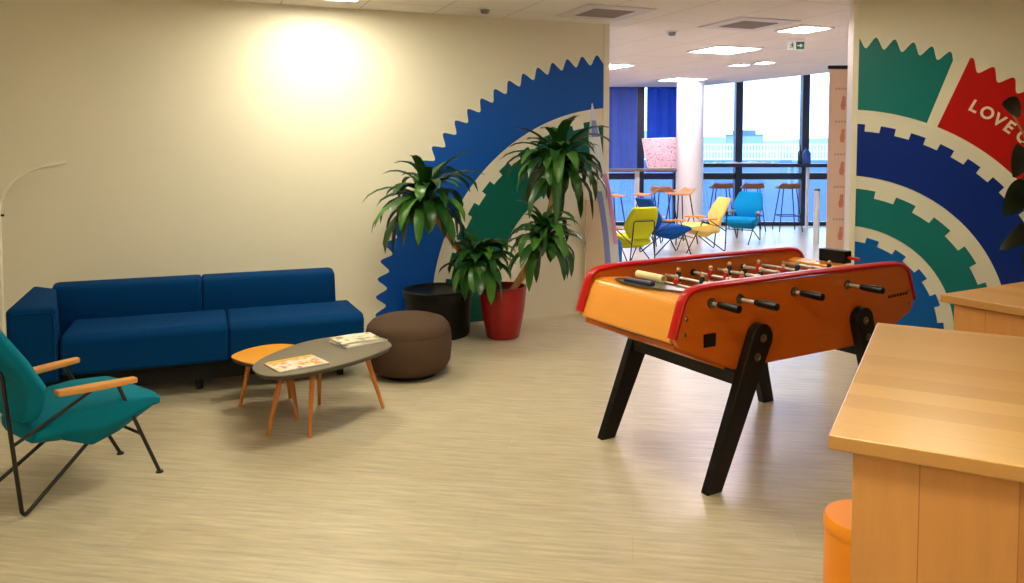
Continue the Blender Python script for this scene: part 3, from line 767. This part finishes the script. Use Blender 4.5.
b = MB(); b.tube([(0,-.155,.035),(0,-.086,.035)], .009, 10); build('red_knob', b, m_railred, t)

# ------------------------------------------------------------------ wooden counters and stool
def counter(label, corner, ang, ln, dp, h, over, name='bar_table', far_panel=True):
    # local: x = along the near edge to the right, y = away; corner = near-left corner of the top
    t = thing(name, label, 'counter', (corner[0], corner[1], 0), ang, 'blockwood counters')
    b = MB(); b.box(0, ln, 0, dp, h-.032, h); build('worktop', b, m_counter, t, bevel=.004)
    b = MB(); b.box(over, ln-over, over*.55, over*.55+.04, 0, h-.038); build('end_panel', b, m_panel, t, bevel=.002)
    b = MB(); b.box(over+.02, ln-over-.02, over*.55+.006, over*.55+.034, h-.038, h-.0325); build('shadow_line_strip', b, m_edge, t, flat=True)  # dark strip coloured in for the shadow line under the worktop
    b = MB(); b.box(over, ln-over, dp-over*.55-.04, dp-over*.55, 0, h-.038); build('end_panel', b, m_panel, t, bevel=.002)
    b = MB(); b.box(ln-over-.04, ln-over-.0005, over*.55+.041, dp-over*.55-.041, 0, h-.038); build('side_panel', b, m_panel, t, bevel=.002)
    return t
counter('large light blockwood counter in the right foreground', (1.206,1.279), R(-50.3), .80, 1.20, .9, .046)
counter('second blockwood counter behind, at the right edge under the dark leaves', (2.775,2.35), R(-82), .55, 1.1, .9, .045)
st = thing('cylinder_stool', 'orange cylindrical stool tucked under the foreground counter', 'stool', (1.715, 1.66, 0))
b = MB(); b.lathe([(0,.012),(.108,.012),(.115,.02),(.115,.425),(0,.425)], 48); build('body', b, m_orgst, st)
b = MB(); b.lathe([(0,.4255),(.115,.4255),(.118,.432),(.118,.458),(.112,.468),(0,.47)], 48); build('seat', b, m_orgst, st)
b = MB(); b.lathe([(0,0),(.10,0),(.10,.0115),(0,.0115)], 32); build('base', b, m_dark, st)

# rubber plant at the right edge
rp_ = thing('rubber_plant', 'dark rubber plant with broad oval leaves at the right edge', 'plant', (4.016, 2.83, 0), FA(0))
b = MB(); b.lathe([(0,0),(.13,0),(.14,.01),(.18,.34),(.165,.34),(.16,.31),(0,.31)], 36); build('pot', b, m_blackp, rp_)
b = MB(); b.lathe([(.159,.312),(0,.318)], 20); build('soil', b, m_soil, rp_)
b = MB(); b.tube([(0,0,.30),(.01,0,.8),(-.02,0,1.2),(-.05,.01,1.50),(-.15,.0,1.66)], [.014,.012,.010,.007,.004], 10); build('stem', b, m_cane, rp_)
def oval(b, base, tip, wd, face):
    p0, p1 = V(base), V(tip); d = (p1-p0); ln = d.length; d.normalize(); sd = d.cross(V(face)).normalized(); nn = sd.cross(d).normalized()
    st_ = V((p0.x*.25, p0.y*.25, p0.z-.05)); b.tube([st_, p0.lerp(st_,.4)+V((0,0,.01)), p0], .004, 6)
    n = 10; vs, fs = [], []
    for i in range(n+1):
        u = i/n; wv = wd*.5*max(.03, sin(pi*(u*.95+.025))**.7); q = p0 + d*(ln*u) - nn*(.10*ln*(2*u-1)**2)
        vs += [q - sd*wv + nn*wv*.22, q - sd*wv*.5 + nn*wv*.04, q, q + sd*wv*.5 + nn*wv*.04, q + sd*wv + nn*wv*.22]
    for i in range(n):
        for k in range(4): j = 5*i+k; fs.append((j,j+1,j+6,j+5))
    b.add(vs, fs)
b = MB()
for bx, bz, tx, tz, wd, by, ty in ((-.11,1.67,-.225,1.71,.115,-.02,-.05),(-.13,1.51,-.195,1.345,.10,-.05,-.12),(-.11,1.33,-.235,1.155,.125,-.06,-.12),(-.05,1.42,-.13,1.24,.105,-.10,-.19),(-.04,1.25,-.135,1.01,.105,-.08,-.15),(-.03,1.05,-.135,.88,.135,-.06,-.14),(-.02,1.62,-.085,1.46,.12,-.04,-.10),
    (.06,1.50,.20,1.40,.12,0,0),(.06,1.30,.22,1.18,.13,.02,.05),(.03,1.15,.17,1.0,.12,-.03,-.10),(.04,1.62,.16,1.66,.12,.02,.04),(.0,1.36,.03,1.18,.12,.08,.20),(-.02,1.08,-.05,.92,.12,.08,.20),(.05,.98,.20,.84,.13,0,-.04)):
    oval(b, (bx,by,bz), (tx,ty,tz), wd, (0.15,-1,.35))
build('foliage', b, m_ficus, rp_, sharp=180)

# ------------------------------------------------------------------ things by the opening
o = MB().at(T((3.175, 6.29, 0))).box(-.02,.19,-.014,.014,.0,1.02)
tag(build('board', o, m_board, bevel=.003), 'plain beige board standing upright between the dracaena and the flag', 'board')
fg = thing('feather_flag', 'slender white and blue feather flag standing in front of the gear wall end', 'flag', F(.765, 6.82), FA(0)); fg.scale = (1.04,1,1.005)
# outline left/right edges as (height, left, right) in the flag's own plane
prof = [(1.845,-.086,-.078),(1.70,-.100,-.045),(1.56,-.110,-.012),(1.42,-.095,.010),(1.25,-.075,.045),(1.10,-.050,.078),(.95,-.020,.098),(.80,0.0,.118),(.65,.018,.138),(.50,.030,.152),(.36,.040,.160)]
def strip(rows, f0, f1, y0, y1):
    b = MB(); vs, fs = [], []
    for z, l, r in rows:
        a_, c_ = l+(r-l)*f0, l+(r-l)*f1; yb = .02*sin(z*6)
        vs += [(a_,y0+yb,z),(c_,y0+yb+.012,z),(c_,y1+yb+.012,z),(a_,y1+yb,z)]
    n = len(rows)
    for i in range(n-1):
        for k in range(4): k2 = (k+1) % 4; fs.append((4*i+k,4*i+k2,4*i+4+k2,4*i+4+k))
    fs += [(0,1,2,3), tuple(4*(n-1)+k for k in range(4))]
    return b.add(vs, fs)
cl_ = build('cloth', strip(prof, 0, 1, -.003, .003), m_flagw, fg)
build('blue_print', strip(prof[5:], .0, .66, -.0055, -.0035), m_flagb, cl_)
build('pink_print', strip(prof[4:9], .68, .98, -.0055, -.0035), m_flagp, cl_)
build('blue_print', strip(prof[1:3], .25, .9, -.0055, -.0035), m_flagb, cl_)
b = MB(); b.tube([(.10,.03,.012),(.095,.022,.36),(.06,.02,.80),(-.01,.018,1.25),(-.075,.012,1.70),(-.083,.008,1.84)], [.010,.009,.008,.006,.005,.003], 8); build('pole', b, m_white, fg)
b = MB(); b.at(T((.10,.03,0))); b.lathe([(0,0),(.10,0),(.10,.012),(.02,.02),(0,.02)], 28); build('base', b, m_steel, fg)
pf = thing('pouf', 'small blue pouf on the lounge floor just right of the feather flag', 'pouf', F(1.12, 9.3))
b = MB(); b.lathe([(0,.012),(.14,.012),(.16,.04),(.165,.20),(.163,.30)], 32); build('body', b, m_bluew, pf, sharp=60)
b = MB(); b.lathe([(.163,.301),(.16,.36),(.14,.40),(.08,.42),(0,.424)], 32); build('top_cushion', b, m_bluew, pf, sharp=60)
b = MB(); b.lathe([(0,0),(.12,0),(.12,.0115),(0,.0115)], 24); build('base', b, m_dark, pf)

# roll-up banner behind the right wall
bn = thing('rollup_banner', 'tall beige roll-up banner with faint red print beside the right wall', 'banner', F(2.76, 7.0), FA(0))
b = MB(); b.box(0,.80,-.003,.003,.10,2.165); cl_ = build('cloth', b, m_banner, bn, flat=True)
b = MB(); b.box(-.012,.812,-.014,.014,2.16,2.19); build('top_bar', b, m_blackp, bn, bevel=.004)
b = MB(); b.box(-.02,.82,-.06,.06,.0,.095); build('base', b, m_blackp, bn, bevel=.01)
for j in range(5):
    for i in range(3):
        b = MB(); x = .125+.27*i; z = 1.86-.285*j
        b.prism([(x-.018,z-.05),(x+.012,z-.055),(x+.022,z-.01),(x+.016,z+.03),(x+.022,z+.06),(x-.008,z+.065),(x-.014,z+.02),(x-.024,z-.01)], -.0046, -.0032, 'y')
        build('red_print', b, m_bprint, cl_, flat=True)
b = MB()
for j in range(6):
    for i in range(3):
        x = .13+.27*i; z = 1.99-.285*j
        for k in range(6): b.box(x-.075+.026*k, x-.057+.026*k, -.0046, -.0032, z-.010, z+.008)
build('text_rows', b, m_bgrey, cl_, flat=True)
b = MB(); b.tube([(.200,-.03,.09),(.200,-.03,2.17)], .006, 10); build('pole', b, m_steel, bn)
sn = thing('steel_stand', 'narrow shiny steel stand beside the banner under the window', 'stand', F(4.66, 12.2))
b = MB(); b.lathe([(0,0),(.045,0),(.045,.80),(.038,.80),(.036,.70),(0,.70)], 28); build('body', b, m_chrome, sn)
b = MB(); b.lathe([(.0385,.801),(.048,.803),(.048,.83),(.036,.835),(.032,.82)], 28); build('rim', b, m_steel, sn)

# ------------------------------------------------------------------ window lounge: bar tables and stools
def bar_stool(label, a, bb, ang, mseat, group='bar stools in the lounge'):
    t = thing('bar_stool', label, 'bar stool', F(a, bb), FA(ang), group)
    b = MB(); vs, fs = [], []; n = 10
    for i in range(n+1):
        u = -1+2*i/n; x = u*.17; zz = .765+.05*max(0,-u-.3)**1.2*2.2 - .012*(1-u*u); wv = .205*(1-.25*u*u)
        for j, v in enumerate((-1,-.5,0,.5,1)): vs.append((x, v*wv, zz + .012*v*v))
        for j, v in enumerate((-1,-.5,0,.5,1)): vs.append((x, v*wv, zz-.022 + .012*v*v))
    for i in range(n):
        k = 10*i
        for j in range(4):
            fs += [(k+j,k+j+1,k+10+j+1,k+10+j), (k+5+j,k+15+j,k+15+j+1,k+5+j+1)]
        fs += [(k,k+10,k+15,k+5), (k+4,k+9,k+19,k+14)]
    fs += [(0,5,6,1),(1,6,7,2),(2,7,8,3),(3,8,9,4)]
    k = 10*n; fs += [(k+0,k+1,k+6,k+5),(k+1,k+2,k+7,k+6),(k+2,k+3,k+8,k+7),(k+3,k+4,k+9,k+8)]
    b.add(vs, fs); build('seat', b, mseat, t, bevel=.004)
    for sx_ in (-1,1):
        for sy_ in (-1,1):
            b = MB(); b.tube([(sx_*.10,sy_*.11,.742),(sx_*.19,sy_*.20,0)], .0095, 8); build('leg', b, m_black, t)
    c = [(sx_*.157,sy_*.167,.27) for sx_, sy_ in ((-1,-1),(1,-1),(1,1),(-1,1))]
    b = MB(); b.tube(c + [c[0]], .008, 8); build('footrest', b, m_black, t)
bar_stool('bar stool nearest the flag at the left high table', 1.46, 11.75, 20, m_stool2)
bar_stool('bar stool in front of the post of the left high table', 2.02, 12.0, 160, m_stool2)
bar_stool('bar stool pushed close under the patterned board, farthest of the left group', 2.46, 12.95, 60, m_stool2)
bar_stool('bar stool turned aside next to the round white column', 2.57, 12.2, 200, m_stool2)
bar_stool('left bar stool of the three under the window shelf, beside column', 3.68, 14.05, 90, m_stool)
bar_stool('middle bar stool under the window shelf, behind the cyan armchair', 4.21, 14.0, 85, m_stool)
bar_stool('right bar stool under the window shelf, standing alone', 4.82, 13.95, 90, m_stool)
ht = thing('high_table', 'grey-topped high table with white post in front of the blue curtains', 'table', F(2.02, 13.55), FA(0))
b = MB(); b.box(-.72,.72,-.27,.27,1.06,1.10); build('tabletop', b, m_tabletop, ht, bevel=.004)
for x in (-.55,.10):
    b = MB(); b.at(T((x,0,0))); b.box(-.035,.035,-.035,.035,.021,1.059); build('post', b, m_white, ht, bevel=.004)
    b = MB(); b.at(T((x,0,0))); b.lathe([(0,0),(.20,0),(.20,.012),(.04,.02),(0,.02)], 28); build('foot_plate', b, m_steel, ht)
m_poster = M_print('poster_print', [(120,96,140),(214,176,180),(150,110,130),(228,214,226)], 34, base=(182,156,172))
pb = thing('patterned_board', 'pink and white patterned board leaning on the high table beside the column', 'poster', F(2.53, 13.50, 1.106), FA(0))
b = MB().at(RX(R(-8))); b.add([(-.24,-.012,.0),(.27,-.012,.0),(.27,-.012,.52),(-.33,-.012,.50),(-.24,.012,.0),(.27,.012,.0),(.27,.012,.52),(-.33,.012,.50)], [(0,1,2,3),(4,7,6,5),(0,4,5,1),(1,5,6,2),(2,6,7,3),(3,7,4,0)]); bb_ = build('panel', b, m_poster, pb, flat=True)
b = MB().at(RX(R(-8))); b.tube([(-.24,-.004,.010),(.27,-.004,.010),(.27,-.004,.52),(-.33,-.004,.50),(-.24,-.004,.010)], .010, 6); build('frame', b, m_banner, pb)
bs = thing('window_shelf', 'long dark bar shelf along the big window on steel legs', 'bar shelf', F(3.30, 14.50), FA(0))
b = MB(); b.box(0,2.35,-.16,.26,1.10,1.165); build('shelf_top', b, m_frame, bs, bevel=.004)
for x in (2.06,.12):
    b = MB(); b.at(T((x,0,0))); b.lathe([(0,0),(.09,0),(.09,.012),(.03,.022),(.03,1.099),(0,1.099)], 20); build('leg', b, m_white, bs)
b = MB(); random.seed(3); n = 26; vs, fs = [], []
for i in range(n+1):
    x = -.62+1.24*i/n; zz = .006+.020*random.random()
    vs += [(x,-.10,.001),(x,-.10+.03*random.random(),zz),(x,.08,zz+.012*random.random()),(x,.10,.001)]
for i in range(n):
    for k in range(4): k2 = (k+1) % 4; fs.append((4*i+k,4*i+k2,4*i+4+k2,4*i+4+k))
fs += [(0,1,2,3), tuple(4*n+k for k in range(4))]
b.add(vs, fs); b.M = Matrix.Identity(4)
o = tag(build('paper_sheet', b, m_white), 'long crumpled white paper strip lying on the window shelf', 'paper'); o.location = F(4.12, 14.45, 1.165); o.rotation_euler = (0,0,-YAW)
bt = thing('bottle', 'black long-necked bottle standing on the window shelf', 'bottle', F(5.19, 14.42, 1.165))
b = MB(); b.lathe([(0,0),(.040,0),(.042,.01),(.042,.20),(.016,.25),(.014,.32),(0,.32)], 20); build('body', b, m_bottle, bt)
b = MB(); b.lathe([(0,.3205),(.016,.3205),(.016,.34),(0,.34)], 14); build('cap', b, m_black, bt)
bt = thing('bottle', 'wider blue bottle beside the black one on the window shelf', 'bottle', F(5.31, 14.42, 1.165))
b = MB(); b.lathe([(0,0),(.068,0),(.072,.012),(.072,.19),(.04,.235),(.03,.26),(0,.26)], 24); build('body', b, m_bluebt, bt)
b = MB(); b.lathe([(0,.2605),(.032,.2605),(.032,.285),(0,.285)], 14); build('cap', b, m_bottle, bt)
# curtains
def curtain(label, a0, a1, z0, mat):
    n = 60; b = MB(); vs, fs = [], []
    for i in range(n+1):
        a = a0+(a1-a0)*i/n; y = 14.72 + .028*sin(a*26) + .012*sin(a*61)
        vs += [(a,y,z0),(a,y+.004,z0),(a,y,H-.03),(a,y+.004,H-.03)]
    for i in range(n): k = 4*i; fs += [(k,k+4,k+6,k+2),(k+1,k+3,k+7,k+5),(k,k+1,k+5,k+4),(k+2,k+6,k+7,k+3)]
    fs += [(0,2,3,1),(4*n,4*n+1,4*n+3,4*n+2)]
    t = thing('curtain', label, 'curtain', (0,0,0), 0, 'blue window curtains')
    b.add(vs, fs); o = build('fabric', b, mat, t, sharp=60); o.rotation_euler = (0,0,-YAW)
    b = MB(); b.tube([(a0,14.72,H-.02),(a1,14.72,H-.02)], .012, 8); o = build('curtain_rail', b, m_frame, t); o.rotation_euler = (0,0,-YAW)
curtain('grey-blue curtain at the left end of the window, behind the flag', 1.0, 2.30, 1.0, m_curtain)
curtain('deep blue curtain between the dark mullion and the round column', 2.48, 3.05, 1.0, m_curtain2)

# ------------------------------------------------------------------ outside
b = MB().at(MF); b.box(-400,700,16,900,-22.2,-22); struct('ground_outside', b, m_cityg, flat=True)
def building(label, a, bb, wd, dp, z1, mat, rail=False, roofbox=None):
    t = thing('building', label, 'building', F(a, bb, -22), FA(0), 'city buildings beyond the window')
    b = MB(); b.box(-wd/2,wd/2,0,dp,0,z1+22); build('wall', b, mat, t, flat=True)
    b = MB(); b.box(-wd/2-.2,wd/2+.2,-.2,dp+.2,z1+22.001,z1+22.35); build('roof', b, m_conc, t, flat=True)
    if rail:
        b = MB(); n = int(wd/.24)
        for i in range(n+1):
            x = -wd/2+wd*i/n; b.box(x-.045,x+.045,.0,.10,z1+22.36,z1+23.55)
        for z in (.36,.95,1.5): b.box(-wd/2,wd/2,-.03,.13,z1+22+z,z1+22.12+z)
        build('roof_railing', b, m_rail, t, flat=True)
    if roofbox:
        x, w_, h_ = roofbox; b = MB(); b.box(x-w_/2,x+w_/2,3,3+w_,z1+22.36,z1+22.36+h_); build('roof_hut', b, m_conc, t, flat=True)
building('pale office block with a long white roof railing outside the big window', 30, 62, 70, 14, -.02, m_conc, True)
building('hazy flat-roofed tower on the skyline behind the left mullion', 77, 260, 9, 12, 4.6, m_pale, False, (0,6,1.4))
building('low haze-blue block seen through the lower window left part', 48, 175, 26, 14, -13, m_city)
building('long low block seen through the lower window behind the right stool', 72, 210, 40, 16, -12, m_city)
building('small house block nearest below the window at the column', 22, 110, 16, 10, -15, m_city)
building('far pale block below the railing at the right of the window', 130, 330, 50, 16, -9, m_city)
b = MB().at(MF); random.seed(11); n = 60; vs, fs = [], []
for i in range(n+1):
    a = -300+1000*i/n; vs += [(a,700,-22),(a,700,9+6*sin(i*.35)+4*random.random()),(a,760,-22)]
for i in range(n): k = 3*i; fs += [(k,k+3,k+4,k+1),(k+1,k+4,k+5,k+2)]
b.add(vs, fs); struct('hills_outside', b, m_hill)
